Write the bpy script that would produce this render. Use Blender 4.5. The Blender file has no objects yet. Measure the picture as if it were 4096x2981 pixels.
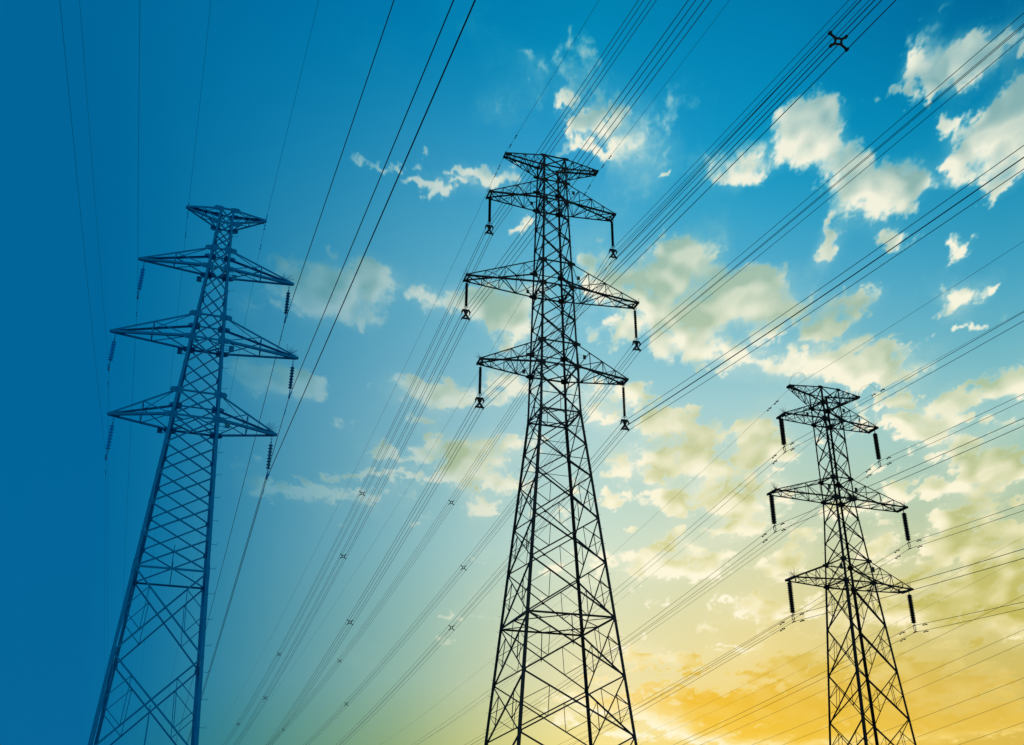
import bpy, math, random
import numpy as np
from mathutils import Vector, Matrix

PI = math.pi
rad = math.radians
scn = bpy.context.scene
COL = scn.collection
EYE = 1.6                                    # eye height above the field

# ------------------------------------------------------------------ camera
cd = bpy.data.cameras.new('camera')
cam = bpy.data.objects.new('camera', cd)
COL.objects.link(cam)
cam.location = (0, 0, EYE)
PITCH = rad(25.90469)
cam.rotation_euler = (Matrix.Rotation(rad(90) + PITCH, 4, 'X') @ Matrix.Rotation(rad(0.49839), 4, 'Z')).to_euler()
cd.sensor_fit = 'HORIZONTAL'
cd.sensor_width = 36.0
cd.lens = 36.0 * 4112.4956 / 4096.0
cd.clip_start = 0.1
cd.clip_end = 12000
scn.camera = cam
scn.view_settings.view_transform = 'Standard'
scn.view_settings.look = 'None'
scn.view_settings.exposure = 0
scn.view_settings.gamma = 1
scn.render.filter_size = 1.3

# ------------------------------------------------------------------ sun: low, behind the clouds at lower right
SUN_AZ, SUN_EL = rad(7.0), rad(5.5)
sd = bpy.data.lights.new('sun', 'SUN')
sd.energy = 0.5
sd.angle = rad(4.0)
sd.color = (1.0, 0.86, 0.62)
sun = bpy.data.objects.new('sun', sd)
COL.objects.link(sun)
sv = Vector((math.sin(SUN_AZ) * math.cos(SUN_EL), math.cos(SUN_AZ) * math.cos(SUN_EL), math.sin(SUN_EL)))
sun.rotation_euler = sv.to_track_quat('Z', 'Y').to_euler()
sun.location = (0, 0, 60)

# ------------------------------------------------------------------ sky
# cloud patches measured in the sky: unit-direction x, unit-direction z, radii, amount (1e-4 units)
BLOBS = "3465,6285,177,110,85 3387,6233,108,70,70 3609,6455,208,111,38 3906,6278,182,140,100 4051,6341,171,77,80 3800,6239,103,97,90 4268,6193,81,55,80 3784,6244,120,86,50 4065,5766,220,181,110 4244,5830,163,118,100 4007,5556,149,106,90 4287,5583,146,213,100 3830,5889,69,91,80 3896,5692,75,93,70 4180,5401,182,82,80 4127,5907,165,71,90 2730,6163,252,159,90 2575,5972,348,165,90 2913,5975,166,218,80 2209,5891,220,98,70 2404,6213,117,74,60 3327,5542,356,156,110 3080,5705,187,129,80 3590,5549,150,122,80 1969,5879,203,83,50 2973,5326,107,102,95 2884,5186,115,90,90 3419,5192,200,95,90 3948,4993,110,100,80 4227,4624,60,47,80 3947,4601,165,104,100 4054,4386,61,35,60 1620,5218,375,230,110 1283,5116,280,183,75 2183,4942,388,175,110 2362,5041,200,144,90 898,5063,215,111,60 765,5328,172,145,50 1836,4773,616,149,80 1159,4747,427,133,70 2566,4767,237,110,70 3180,4748,224,107,80 1838,4469,331,114,60 1501,4572,253,76,50 2169,4362,244,68,50 3188,4235,479,155,90 2650,4308,274,113,70 2920,4571,192,91,70 3518,4108,216,110,70 2410,4563,160,75,50 4368,3841,129,89,100 4006,3840,169,72,60 3624,4346,107,43,40 715,6352,152,54,90 627,6279,59,77,80 853,6390,126,37,70 816,6166,169,49,75 900,6201,84,39,60 1131,6238,334,175,33 492,6484,135,40,65 575,6537,59,49,50 402,6799,376,130,30 405,6619,294,150,30 910,6567,250,121,26 192,6833,209,86,25 1289,6447,248,123,18 1454,5936,75,23,80 1653,6504,284,135,14 1468,6113,372,225,20 -144,6406,340,187,20 1962,6028,243,129,30 497,6156,170,39,40 -232,5985,237,74,85 -447,6014,129,33,50 -60,6013,86,60,60 -491,5904,129,34,50 -898,5935,188,54,85 -699,5845,111,61,80 -873,6091,110,52,50 -1372,6030,185,52,85 -1171,6032,101,33,60 -1573,5020,383,202,75 -1867,4901,379,148,70 -2073,4936,249,110,50 -2190,5142,164,90,40 -1359,5184,170,127,60 -1534,4779,213,120,50 -1733,5370,92,39,40 -2518,4847,201,109,25 -759,4994,261,93,60 -280,4968,394,150,85 -17,4856,219,152,70 69,5543,108,53,70 245,5082,131,112,50 70,4702,175,77,50 -805,4177,305,138,75 -543,4105,218,79,50 -2283,4158,412,123,60 -1913,4113,209,124,60 -2563,4204,201,76,40 -2444,4256,202,95,30 -61,4191,263,99,60 -848,3936,174,48,50 944,4172,216,59,50 464,4266,262,118,40 -1618,3878,148,55,35 -1365,4171,59,19,50 1602,3919,105,55,90 1695,3992,75,59,90 1756,3794,249,99,90 1860,3711,124,55,80 1275,4137,192,78,60 1372,3873,254,87,70 869,3948,121,36,90 1224,3571,255,120,70 1458,3495,315,88,100 1719,3480,91,72,90 1129,3458,171,80,80 1692,3642,104,47,90 1783,3585,145,59,70 2105,3838,82,55,90 2373,3779,180,109,100 2282,3665,141,70,90 2100,3510,163,47,90 2423,3672,100,97,80 1915,3311,205,100,100 2002,3173,305,80,100 1775,3187,124,72,90 1499,3202,168,101,100 1544,3111,83,40,80 1079,3220,213,48,70 2180,3101,161,79,100 2364,3322,199,79,100 2535,3177,157,78,80 2222,3026,240,59,80 894,3246,257,81,60 2564,3545,197,78,70 1996,3434,245,55,60 2039,2890,222,56,90 1585,2923,125,40,80 1142,2925,63,32,70 1499,2813,104,48,70 1256,2689,189,73,70 1806,2666,245,100,90 1483,2547,331,56,100 1847,2531,203,56,80 1346,2596,250,48,80 2561,2699,97,71,90 2598,2574,116,98,80 2338,2572,99,47,80 2465,2504,78,47,80 2281,2289,98,39,80 2406,2195,155,63,80 2024,2294,72,27,70 2108,2194,39,27,90 2737,2820,153,78,60 886,2675,170,57,50 3214,4070,149,56,100 3485,3894,127,52,90 3592,3825,71,37,90 3945,3854,103,43,90 3664,3933,32,18,90 3842,3792,138,44,60 3555,3704,79,52,90 3661,3642,176,93,100 3874,3660,155,81,100 3768,3551,174,52,100 4112,3649,83,43,80 4278,3567,98,50,70 4006,3434,168,73,90 4140,3427,99,66,90 3549,3436,57,34,60 3798,3377,104,37,90 4136,3309,165,91,80 4067,3231,117,74,100 4232,3205,162,91,80 4375,3144,111,50,100 3650,3232,77,22,90 3755,3127,87,45,100 3893,3108,136,67,90 4093,3041,165,92,80 3468,3164,90,38,80 3514,3059,107,45,70 3793,3031,48,15,80 3830,2935,55,37,100 3882,2879,119,52,90 3981,2828,167,74,80 4153,2920,163,51,60 4386,2951,63,43,90 4278,2750,128,58,80 3288,3348,110,53,60 3090,3022,186,62,60 3381,2913,144,53,60 4424,3362,95,50,60 3865,2810,153,45,100 4041,2689,165,74,90 4243,2699,192,110,90 3411,2702,143,69,90 3298,2644,127,61,100 3381,2558,90,38,90 3766,2663,103,52,90 3866,2598,135,75,90 3827,2527,85,30,90 4020,2579,60,29,90 4130,2521,98,44,80 3646,2470,207,37,60 4021,2482,39,18,90 3569,2364,243,76,60 3358,2422,54,30,70 3847,2320,134,56,60 4245,2395,253,165,90 3823,2104,554,187,80 4284,2095,218,183,90 3849,1784,132,29,100 3338,2185,142,57,50 3070,2013,146,53,50 2019,2266,80,27,80 2116,2190,39,27,90 2309,2224,157,47,80 2404,2151,155,55,90 2780,2176,113,58,80 2657,1977,38,19,90 2763,1920,45,15,90 1100,1889,145,24,90 1301,1817,246,47,90 1603,1777,242,39,90 1297,1702,286,23,90 1697,1699,201,31,90 2240,1845,117,19,90 1999,1867,119,11,80 2086,1640,117,27,100 2227,1634,116,38,100 1291,1556,143,27,100 1452,1592,61,15,100 1391,1401,521,117,120 1672,1375,435,116,120 1980,1214,613,153,120 899,1389,246,39,70 1867,1228,428,134,110 2633,1691,299,123,100 2770,1515,366,172,100 2334,1376,453,146,110 2522,1157,551,151,110 3056,1403,424,188,100 3436,1646,410,112,80 3834,1508,481,110,80 3391,1201,504,147,90 4060,1203,371,143,80 822,1627,249,27,60 568,1452,249,31,80 482,1276,165,54,70 815,1351,123,39,60 1095,1134,243,54,70 -629,3701,261,80,75 -323,3584,262,81,75 -889,3592,260,64,65 -1191,3641,172,56,60 -541,3451,305,52,75 -1103,3422,345,48,65 -1570,3389,339,40,55 -1859,3203,631,88,60 -2188,3260,245,63,50 -148,3341,349,81,60 -148,3748,262,89,60 -191,3177,261,57,50 -840,3044,258,40,30 -276,2705,172,49,35 -1686,2950,167,56,30 -568,1970,118,44,40 -315,2155,213,40,30 -2434,3419,242,78,30 -148,3423,262,81,50 -318,2480,171,40,25 -1100,3240,430,48,30"


def perlin(x, y, seed):
    r = np.random.RandomState(seed)
    n = 512
    ang = r.rand(n, n).astype(np.float32) * 2 * PI
    gx, gy = np.cos(ang), np.sin(ang)
    xi = np.floor(x).astype(np.int32)
    yi = np.floor(y).astype(np.int32)
    fx = (x - xi).astype(np.float32)
    fy = (y - yi).astype(np.float32)
    u = fx * fx * fx * (fx * (fx * 6 - 15) + 10)
    v = fy * fy * fy * (fy * (fy * 6 - 15) + 10)
    x0, x1, y0, y1 = xi % n, (xi + 1) % n, yi % n, (yi + 1) % n
    a = gx[y0, x0] * fx + gy[y0, x0] * fy
    b = gx[y0, x1] * (fx - 1) + gy[y0, x1] * fy
    c = gx[y1, x0] * fx + gy[y1, x0] * (fy - 1)
    d = gx[y1, x1] * (fx - 1) + gy[y1, x1] * (fy - 1)
    return (a + u * (b - a)) + v * ((c + u * (d - c)) - (a + u * (b - a)))


def fbm(x, y, seed, octs, gain=0.55):
    s = np.zeros_like(x)
    amp, tot = 1.0, 0.0
    for o in range(octs):
        s += amp * perlin(x + 17.3 * o, y - 9.1 * o, seed + o)
        tot += amp
        amp *= gain
        x = x * 2.03
        y = y * 2.03
    return s / tot * 1.6


def blur(a, r):
    for ax in (0, 1):
        p = np.concatenate([np.repeat(np.take(a, [0], ax), r + 1, ax), a, np.repeat(np.take(a, [-1], ax), r, ax)], ax)
        c = np.cumsum(p, ax, dtype=np.float64)
        m = a.shape[ax]
        a = ((np.take(c, range(2 * r + 1, 2 * r + 1 + m), ax) - np.take(c, range(m), ax)) / (2 * r + 1)).astype(np.float32)
    return a


def cloud_field(nx=1664, nz=1180, smax=0.6, zmax=0.85):
    S = np.linspace(-smax, smax, nx, dtype=np.float32)[None, :] * np.ones((nz, 1), np.float32)
    Z = np.linspace(0, zmax, nz, dtype=np.float32)[:, None] * np.ones((1, nx), np.float32)
    Y = np.sqrt(np.clip(1 - S * S - Z * Z, 0.02, 1))
    px, py = S / (Z + 0.16), Y / (Z + 0.16) * 0.55
    warp1 = fbm(px * 22, py * 22, 3, 6, .62)
    warp2 = fbm(px * 22 + 40, py * 22 + 7, 11, 6, .62)
    ws = 0.007 + 0.030 * Z
    Sw, Zw = S + warp1 * ws * 1.3, Z + warp2 * ws
    keep = np.ones_like(S)
    dx, dz = 2 * smax / (nx - 1), zmax / (nz - 1)
    for it in BLOBS.split(' '):
        cx, cz, rx, rz, am = [int(v) * 1e-4 for v in it.split(',')]
        am = am * 100
        i0, i1 = int((cx - 2.2 * rx + smax - .04) / dx), int((cx + 2.2 * rx + smax + .04) / dx)
        j0, j1 = int((cz - 2.2 * rz - .03) / dz), int((cz + 2.2 * rz + .03) / dz)
        i0, i1, j0, j1 = max(i0, 0), min(i1, nx), max(j0, 0), min(j1, nz)
        if i1 <= i0 or j1 <= j0:
            continue
        q = ((Sw[j0:j1, i0:i1] - cx) / rx) ** 2 + ((Zw[j0:j1, i0:i1] - cz) / rz) ** 2
        keep[j0:j1, i0:i1] *= 1 - np.clip(1 - (1 - min(am, .98)) ** 1.45, 0, .98) * np.exp(-q ** 1.2 * 0.8)
    cov = 1 - keep
    # small loose puffs between the measured patches
    pf = fbm(px * 13 + warp1 * .4 + 3, py * 13 + warp2 * .4, 91, 4, 0.5)
    band = np.clip((S + .22) / .30, 0, 1) * np.clip((.50 - Z) / .12, 0, 1) * np.clip((Z - .12) / .06, 0, 1)
    cov = 1 - (1 - cov) * (1 - 0.85 * band * np.clip(pf * 2.2 - 0.22, 0, 1))
    n = fbm(px * 15 + warp1 * .6, py * 15 + warp2 * .6, 31, 7, 0.60)
    low = np.clip((.47 - Z) / .10, 0, 1)
    t = np.clip((cov + n * (0.80 + .30 * low) * (0.22 + cov) - 0.295 - .05 * low) / (0.48 - .10 * low), 0, 1)
    D = t * t * (3 - 2 * t)
    # thin veil of vapour round the clouds
    n2 = fbm(px * 6 + warp1 * .25 + 5, py * 6 + warp2 * .25, 71, 6, 0.58)
    veil = np.clip((blur(cov, 14) * 1.1 + n2 * 0.75 - 0.10) / 0.80, 0, 1)
    thin = veil * veil * (0.30 + 0.30 * np.clip(0.5 + n, 0, 1))
    D = 1 - (1 - D) * (1 - thin)
    # light reaching each point: march towards the sun through the smoothed density
    Db = blur(blur(D, 5), 5)
    s0, z0 = math.sin(SUN_AZ) * 1.0 + .01, 0.04
    vx, vz = s0 - S, (z0 - Z)
    L = np.sqrt(vx * vx + vz * vz) + 1e-4
    vx, vz = vx / L, vz / L
    od = np.zeros_like(S)
    ii, jj = np.arange(nx)[None, :], np.arange(nz)[:, None]
    step = 0.0020 + 0.0042 * Z
    for k in range(1, 15):
        a = np.clip((ii + vx * step * k / dx).astype(np.int32), 0, nx - 1)
        b = np.clip((jj + vz * step * k / dz).astype(np.int32), 0, nz - 1)
        od += Db[b, a] ** 1.5
    od = blur(od, 2) * (1 + 2.2 * np.clip((0.235 - Z) / 0.08, 0, 1) * np.clip((S - 0.15) / 0.04, 0, 1))
    # relief of the billows, facing the sun or turned away from it
    a = np.clip((ii + vx * 0.010 / dx).astype(np.int32), 0, nx - 1)
    b = np.clip((jj + vz * 0.010 / dz).astype(np.int32), 0, nz - 1)
    nb = blur(blur(n, 4), 4)
    relief = np.clip((nb - nb[b, a]) * 2.0, -0.35, 0.4) * np.clip((Z - .10) / .14, 0.1, 1)
    rim = np.clip(1.15 - D, 0, 1) * 0.40 + relief * (0.35 + 0.65 * D)
    light = np.exp(-(0.27 - .12 * low) * od * (0.9 + 1.0 * n)) * 1.10 + rim
    light = np.clip(light, 0, 1)
    return D, light, n, nx, nz


D, LT, NN, NX, NZ = cloud_field()
img = bpy.data.images.new('cloud_field', NX, NZ, alpha=False, float_buffer=True, is_data=True)
buf = np.ones((NZ, NX, 4), np.float32)
buf[..., 0] = D
buf[..., 1] = LT
buf[..., 2] = np.clip(NN * .5 + .5, 0, 1)
img.pixels.foreach_set(buf.ravel())
img.update()
img.pack()

world = bpy.data.worlds.new('World')
scn.world = world
world.use_nodes = True
nt = world.node_tree
nt.nodes.clear()
N = lambda t: nt.nodes.new(t)
LK = nt.links.new


def math_n(op, a, b=None, c=None, clamp=False):
    n = N('ShaderNodeMath')
    n.operation = op
    n.use_clamp = clamp
    for i, v in enumerate((a, b, c)):
        if v is None:
            continue
        if isinstance(v, (int, float)):
            n.inputs[i].default_value = v
        else:
            LK(v, n.inputs[i])
    return n.outputs[0]


def mix_n(f, a, b, blend='MIX'):
    n = N('ShaderNodeMix')
    n.data_type = 'RGBA'
    n.blend_type = blend
    n.clamp_factor = True
    for s, v in ((n.inputs[0], f), (n.inputs[6], a), (n.inputs[7], b)):
        if isinstance(v, (int, float)):
            s.default_value = v
        elif isinstance(v, tuple):
            s.default_value = (v[0] / 255, v[1] / 255, v[2] / 255, 1)
        else:
            LK(v, s)
    return n.outputs[2]


def ramp_n(fac, stops, interp='EASE'):
    n = N('ShaderNodeValToRGB')
    cr = n.color_ramp
    cr.interpolation = interp
    stops = sorted(stops)
    cr.elements[0].position = stops[0][0]
    cr.elements[1].position = stops[-1][0]
    for p, c in stops[1:-1]:
        cr.elements.new(p)
    for e, (p, c) in zip(cr.elements, stops):
        e.position = p
        e.color = (c[0] / 255, c[1] / 255, c[2] / 255, 1)
    LK(fac, n.inputs[0])
    return n.outputs[0]


tc = N('ShaderNodeTexCoord')
nrm = N('ShaderNodeVectorMath')
nrm.operation = 'NORMALIZE'
LK(tc.outputs['Generated'], nrm.inputs[0])
sep = N('ShaderNodeSeparateXYZ')
LK(nrm.outputs[0], sep.inputs[0])
SX, SZ = sep.outputs[0], sep.outputs[2]

# clear-sky colour: five bearings, each a ramp by height (values are display values, converted at the end)
SKY = [
    (-0.268, [(.10, (176, 186, 112)), (.155, (186, 200, 166)), (.27, (178, 203, 194)), (.39, (166, 198, 202)), (.50, (120, 182, 200)), (.61, (48, 150, 192)), (.70, (0, 122, 174))]),
    (-0.103, [(.10, (194, 194, 112)), (.16, (194, 208, 166)), (.28, (178, 210, 200)), (.40, (160, 202, 208)), (.52, (112, 182, 204)), (.62, (58, 154, 194)), (.71, (0, 126, 178))]),
    (0.073, [(.10, (244, 222, 128)), (.16, (228, 220, 168)), (.28, (202, 222, 204)), (.40, (166, 207, 210)), (.52, (100, 180, 207)), (.625, (46, 153, 200)), (.715, (0, 130, 176))]),
    (0.24, [(.10, (250, 200, 72)), (.16, (240, 211, 124)), (.28, (210, 217, 182)), (.40, (160, 204, 206)), (.51, (84, 170, 202)), (.61, (14, 144, 190)), (.70, (0, 121, 170))]),
    (0.424, [(.095, (222, 186, 80)), (.15, (212, 188, 96)), (.265, (186, 198, 154)), (.37, (148, 198, 198)), (.475, (72, 162, 192)), (.58, (14, 134, 178)), (.665, (0, 100, 148))]),
]
prev = None
for i, (s, stops) in enumerate(SKY):
    c = ramp_n(SZ, stops, 'LINEAR')
    if prev is None:
        prev = c
    else:
        s0 = SKY[i - 1][0]
        f = math_n('DIVIDE', math_n('SUBTRACT', SX, s0), s - s0, clamp=True)
        prev = mix_n(f, prev, c)
clear = prev

uv = N('ShaderNodeCombineXYZ')
LK(math_n('DIVIDE', math_n('ADD', SX, 0.6), 1.2), uv.inputs[0])
LK(math_n('DIVIDE', SZ, 0.85), uv.inputs[1])
ti = N('ShaderNodeTexImage')
ti.image = img
ti.interpolation = 'Cubic'
ti.extension = 'EXTEND'
LK(uv.outputs[0], ti.inputs[0])
sp = N('ShaderNodeSeparateColor')
LK(ti.outputs[0], sp.inputs[0])
DEN, LIT, NOI = sp.outputs[0], sp.outputs[1], sp.outputs[2]

lit_col = ramp_n(SZ, [(.10, (255, 226, 132)), (.15, (255, 238, 176)), (.20, (254, 242, 200)), (.30, (252, 245, 214)), (.45, (247, 244, 220)), (.62, (240, 240, 220))], 'LINEAR')
sh_left = ramp_n(SZ, [(.10, (247, 192, 40)), (.15, (240, 192, 66)), (.20, (226, 202, 110)), (.27, (206, 204, 138)), (.38, (196, 203, 156)), (.50, (164, 192, 170)), (.62, (132, 178, 178))], 'LINEAR')
sh_right = ramp_n(SZ, [(.10, (232, 188, 66)), (.15, (220, 188, 88)), (.20, (198, 186, 96)), (.27, (192, 194, 128)), (.38, (176, 196, 158)), (.50, (148, 182, 170)), (.62, (128, 174, 178))], 'LINEAR')
shf = math_n('DIVIDE', math_n('SUBTRACT', SX, 0.20), 0.18, clamp=True)
shade = mix_n(shf, sh_left, sh_right)
# clouds and air whiten close to the hidden sun
sdot = N('ShaderNodeVectorMath')
sdot.operation = 'DOT_PRODUCT'
LK(nrm.outputs[0], sdot.inputs[0])
sdot.inputs[1].default_value = sv
near = ramp_n(sdot.outputs['Value'], [(.972, (0, 0, 0)), (.990, (80, 80, 80)), (.9995, (170, 170, 170))], 'EASE')
nsep = N('ShaderNodeSeparateColor')
LK(near, nsep.inputs[0])
NEAR = nsep.outputs[0]
lit_col = mix_n(NEAR, lit_col, (255, 254, 240))
clear = mix_n(math_n('MULTIPLY', NEAR, 0.35), clear, (255, 240, 190))
cloud = mix_n(LIT, shade, lit_col)
alpha = math_n('POWER', DEN, 0.85)
body = mix_n(alpha, clear, cloud)

# the sky deepens to one flat blue towards the left bearings
veil = ramp_n(math_n('DIVIDE', math_n('ADD', SX, 0.6), 1.2), [((v + .6) / 1.2, (a, a, a)) for v, a in
              ((-.37, 255), (-.32, 226), (-.268, 184), (-.215, 143), (-.166, 110), (-.11, 74), (-.059, 45), (0.0, 18), (0.06, 0))], 'LINEAR')
vsep = N('ShaderNodeSeparateColor')
LK(veil, vsep.inputs[0])
body = mix_n(vsep.outputs[0], body, (0, 101, 152))

# the sky behind the viewer: unseen even glow added to light the pylons
backf = math_n('MULTIPLY', math_n('SUBTRACT', -0.05, sep.outputs[1]), 2.5, clamp=True)
body = mix_n(backf, body, (146, 170, 184))

gm = N('ShaderNodeGamma')
gm.inputs[1].default_value = 2.2
LK(body, gm.inputs[0])
bg = N('ShaderNodeBackground')
bg.inputs[1].default_value = 1.0
LK(gm.outputs[0], bg.inputs[0])
# a trace of physical daylight sky under the sunset colours, sun at the same place as the lamp
nis = N('ShaderNodeTexSky')
nis.sky_type = 'NISHITA'
nis.sun_disc = False
nis.sun_elevation = SUN_EL
nis.sun_rotation = SUN_AZ
bg2 = N('ShaderNodeBackground')
bg2.inputs[1].default_value = 0.0003
LK(nis.outputs[0], bg2.inputs[0])
addn = N('ShaderNodeAddShader')
LK(bg.outputs[0], addn.inputs[0])
LK(bg2.outputs[0], addn.inputs[1])
out = N('ShaderNodeOutputWorld')
LK(addn.outputs[0], out.inputs[0])
world.cycles.sampling_method = 'MANUAL'
world.cycles.sample_map_resolution = 512


# ------------------------------------------------------------------ materials
def metal(name, col, var=0.35, rough=0.6, scale=3.0, metallic=0.0, spec=0.12):
    m = bpy.data.materials.new(name)
    m.use_nodes = True
    t = m.node_tree
    b = t.nodes['Principled BSDF']
    b.inputs['Roughness'].default_value = rough
    b.inputs['Metallic'].default_value = metallic
    if 'Specular IOR Level' in b.inputs:
        b.inputs['Specular IOR Level'].default_value = spec
    tcn = t.nodes.new('ShaderNodeTexCoord')
    nz = t.nodes.new('ShaderNodeTexNoise')
    nz.inputs['Scale'].default_value = scale
    nz.inputs['Detail'].default_value = 6
    cr = t.nodes.new('ShaderNodeValToRGB')
    a = tuple(c * (1 - var) for c in col)
    d = tuple(min(1, c * (1 + var)) for c in col)
    cr.color_ramp.elements[0].position = .3
    cr.color_ramp.elements[1].position = .7
    cr.color_ramp.elements[0].color = (*a, 1)
    cr.color_ramp.elements[1].color = (*d, 1)
    t.links.new(tcn.outputs['Object'], nz.inputs['Vector'])
    t.links.new(nz.outputs[0], cr.inputs[0])
    t.links.new(cr.outputs[0], b.inputs['Base Color'])
    return m


M_STEEL = metal('weathered_dark_steel', (0.020, 0.026, 0.027))
M_STEEL_R = metal('dark_galvanised_steel', (0.012, 0.014, 0.013))
M_BLUE = metal('steel_painted_fade', (0.000, 0.215, 0.47), 0.08, spec=0.01)  # blue fade over the left side put into the steel's even colour
M_CABLE = metal('dark_conductor_strand', (0.018, 0.022, 0.022), 0.2)
M_CABLE_B = metal('strand_painted_fade', (0.000, 0.52, 0.95), 0.02, spec=0.0)  # left pylon's strand, blue fade put into its colour
M_CABLE_N = metal('strand_dark_copy', (0.001, 0.02, 0.04), 0.2, spec=0.02)  # darker copy of that strand for the right-hand wires, outside the fade
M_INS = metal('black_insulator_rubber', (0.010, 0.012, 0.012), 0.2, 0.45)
M_INS_B = metal('porcelain_painted_fade', (0.0, 0.20, 0.40), 0.1, 0.6, spec=0.02)  # right-hand strings: less of the blue fade put into the colour
M_INS_P = metal('porcelain_painted_fade_pale', (0.0, 0.44, 0.86), 0.05, 0.6, spec=0.0)  # paler copy for the left-hand strings, blue fade put into the colour
M_TWIG = metal('dry_twigs', (0.05, 0.04, 0.025), 0.4, 0.9)
M_PLATE = metal('plate_enamel', (0.02, 0.035, 0.035), 0.1, 0.5)
M_PLATE_B = metal('plate_enamel_blue', (0.0, 0.20, 0.44), 0.08, 0.6, spec=0.02)
M_LET = metal('letter_paint_green', (0.02, 0.36, 0.50), 0.1, 0.6, spec=0.02)
M_LET2 = metal('letter_paint_dark', (0.0, 0.12, 0.26), 0.1, 0.5)
M_LET3 = metal('letter_paint_olive', (0.06, 0.24, 0.20), 0.1, 0.5)
M_CONC = metal('footing_concrete', (0.32, 0.31, 0.29), 0.2, 0.9, 8)
M_GRASS = metal('pale_dry_earth', (0.27, 0.28, 0.27), 0.35, 1.0, 0.6)


# ------------------------------------------------------------------ mesh helpers
class MB:
    def __init__(s):
        s.v, s.f = [], []

    def add(s, vs, fs):
        o = len(s.v)
        s.v += [tuple(p) for p in vs]
        s.f += [tuple(i + o for i in f) for f in fs]

    def angle(s, p0, p1, w, f1, f2, t=None):
        """L-section steel angle from p0 to p1, corner on the axis, flanges along f1 and f2"""
        p0, p1 = Vector(p0), Vector(p1)
        d = (p1 - p0)
        if d.length < 1e-5:
            return
        d.normalize()
        a = Vector(f1) - d * Vector(f1).dot(d)
        if a.length < 1e-4:
            a = d.orthogonal()
        a.normalize()
        b = Vector(f2) - d * Vector(f2).dot(d) - a * Vector(f2).dot(a)
        if b.length < 1e-4:
            b = d.cross(a)
        b.normalize()
        t = t or max(w * 0.11, 0.006)
        sec = [(0, 0), (w, 0), (w, t), (t, t), (t, w), (0, w)]
        off = -w * 0.3
        vs = []
        for p in (p0, p1):
            for x, y in sec:
                vs.append(p + a * (x + off) + b * (y + off))
        fs = [(i, (i + 1) % 6, 6 + (i + 1) % 6, 6 + i) for i in range(6)]
        fs += [(5, 4, 3, 2, 1, 0), (6, 7, 8, 9, 10, 11)]
        s.add(vs, fs)

    def plate(s, c, u, v, n, su, sv_, t=0.014, cut=0.3):
        """gusset plate: flat octagonal plate centred at c"""
        c, u, v, n = Vector(c), Vector(u).normalized(), Vector(v).normalized(), Vector(n).normalized()
        k = 1 - cut
        o = [(-1, -k), (-k, -1), (k, -1), (1, -k), (1, k), (k, 1), (-k, 1), (-1, k)]
        vs = []
        for h in (-t, t):
            for x, y in o:
                vs.append(c + u * x * su + v * y * sv_ + n * h)
        fs = [(i, (i + 1) % 8, 8 + (i + 1) % 8, 8 + i) for i in range(8)]
        fs += [tuple(range(7, -1, -1)), tuple(range(8, 16))]
        s.add(vs, fs)

    def box(s, c, u, v, w, a, b, d):
        c, u, v, w = Vector(c), Vector(u).normalized() * a, Vector(v).normalized() * b, Vector(w).normalized() * d
        vs = [c + u * i + v * j + w * k for i in (-1, 1) for j in (-1, 1) for k in (-1, 1)]
        s.add(vs, [(0, 1, 3, 2), (4, 6, 7, 5), (0, 4, 5, 1), (2, 3, 7, 6), (0, 2, 6, 4), (1, 5, 7, 3)])

    def tube(s, pts, r, n=8, r1=None, caps=True):
        pts = [Vector(p) for p in pts]
        m = len(pts)
        vs = []
        prevx = None
        for i, p in enumerate(pts):
            d = (pts[min(i + 1, m - 1)] - pts[max(i - 1, 0)]).normalized()
            if prevx is None:
                x = d.orthogonal().normalized()
            else:
                x = (prevx - d * prevx.dot(d)).normalized()
            prevx = x
            y = d.cross(x)
            rr = r if r1 is None else r + (r1 - r) * i / (m - 1)
            for k in range(n):
                a = 2 * PI * k / n
                vs.append(p + x * math.cos(a) * rr + y * math.sin(a) * rr)
        fs = []
        for i in range(m - 1):
            for k in range(n):
                fs.append((i * n + k, i * n + (k + 1) % n, (i + 1) * n + (k + 1) % n, (i + 1) * n + k))
        if caps:
            fs += [tuple(range(n - 1, -1, -1)), tuple(range((m - 1) * n, m * n))]
        s.add(vs, fs)

    def lathe(s, prof, n=20, c=(0, 0, 0)):
        """profile of (radius, z) revolved about the vertical through c"""
        c = Vector(c)
        vs = []
        for r, z in prof:
            for k in range(n):
                a = 2 * PI * k / n
                vs.append(c + Vector((r * math.cos(a), r * math.sin(a), z)))
        fs = []
        m = len(prof)
        for i in range(m - 1):
            for k in range(n):
                fs.append((i * n + k, i * n + (k + 1) % n, (i + 1) * n + (k + 1) % n, (i + 1) * n + k))
        fs += [tuple(range(n - 1, -1, -1)), tuple(range((m - 1) * n, m * n))]
        s.add(vs, fs)

    def torus(s, c, R, r, n=24, k=8, u=(1, 0, 0), v=(0, 1, 0)):
        c, u, v = Vector(c), Vector(u).normalized(), Vector(v).normalized()
        w = u.cross(v)
        vs = []
        for i in range(n):
            a = 2 * PI * i / n
            d = u * math.cos(a) + v * math.sin(a)
            for j in range(k):
                b = 2 * PI * j / k
                vs.append(c + d * (R + r * math.cos(b)) + w * r * math.sin(b))
        fs = [(i * k + j, ((i + 1) % n) * k + j, ((i + 1) % n) * k + (j + 1) % k, i * k + (j + 1) % k) for i in range(n) for j in range(k)]
        s.add(vs, fs)

    def mesh(s, name, mat, smooth=False):
        me = bpy.data.meshes.new(name)
        me.from_pydata(s.v, [], s.f)
        me.materials.append(mat)
        if smooth:
            me.polygons.foreach_set('use_smooth', [True] * len(me.polygons))
        me.update()
        return me

    def build(s, name, mat, parent=None, smooth=False):
        return place(name, s.mesh(name, mat, smooth), parent)


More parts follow.
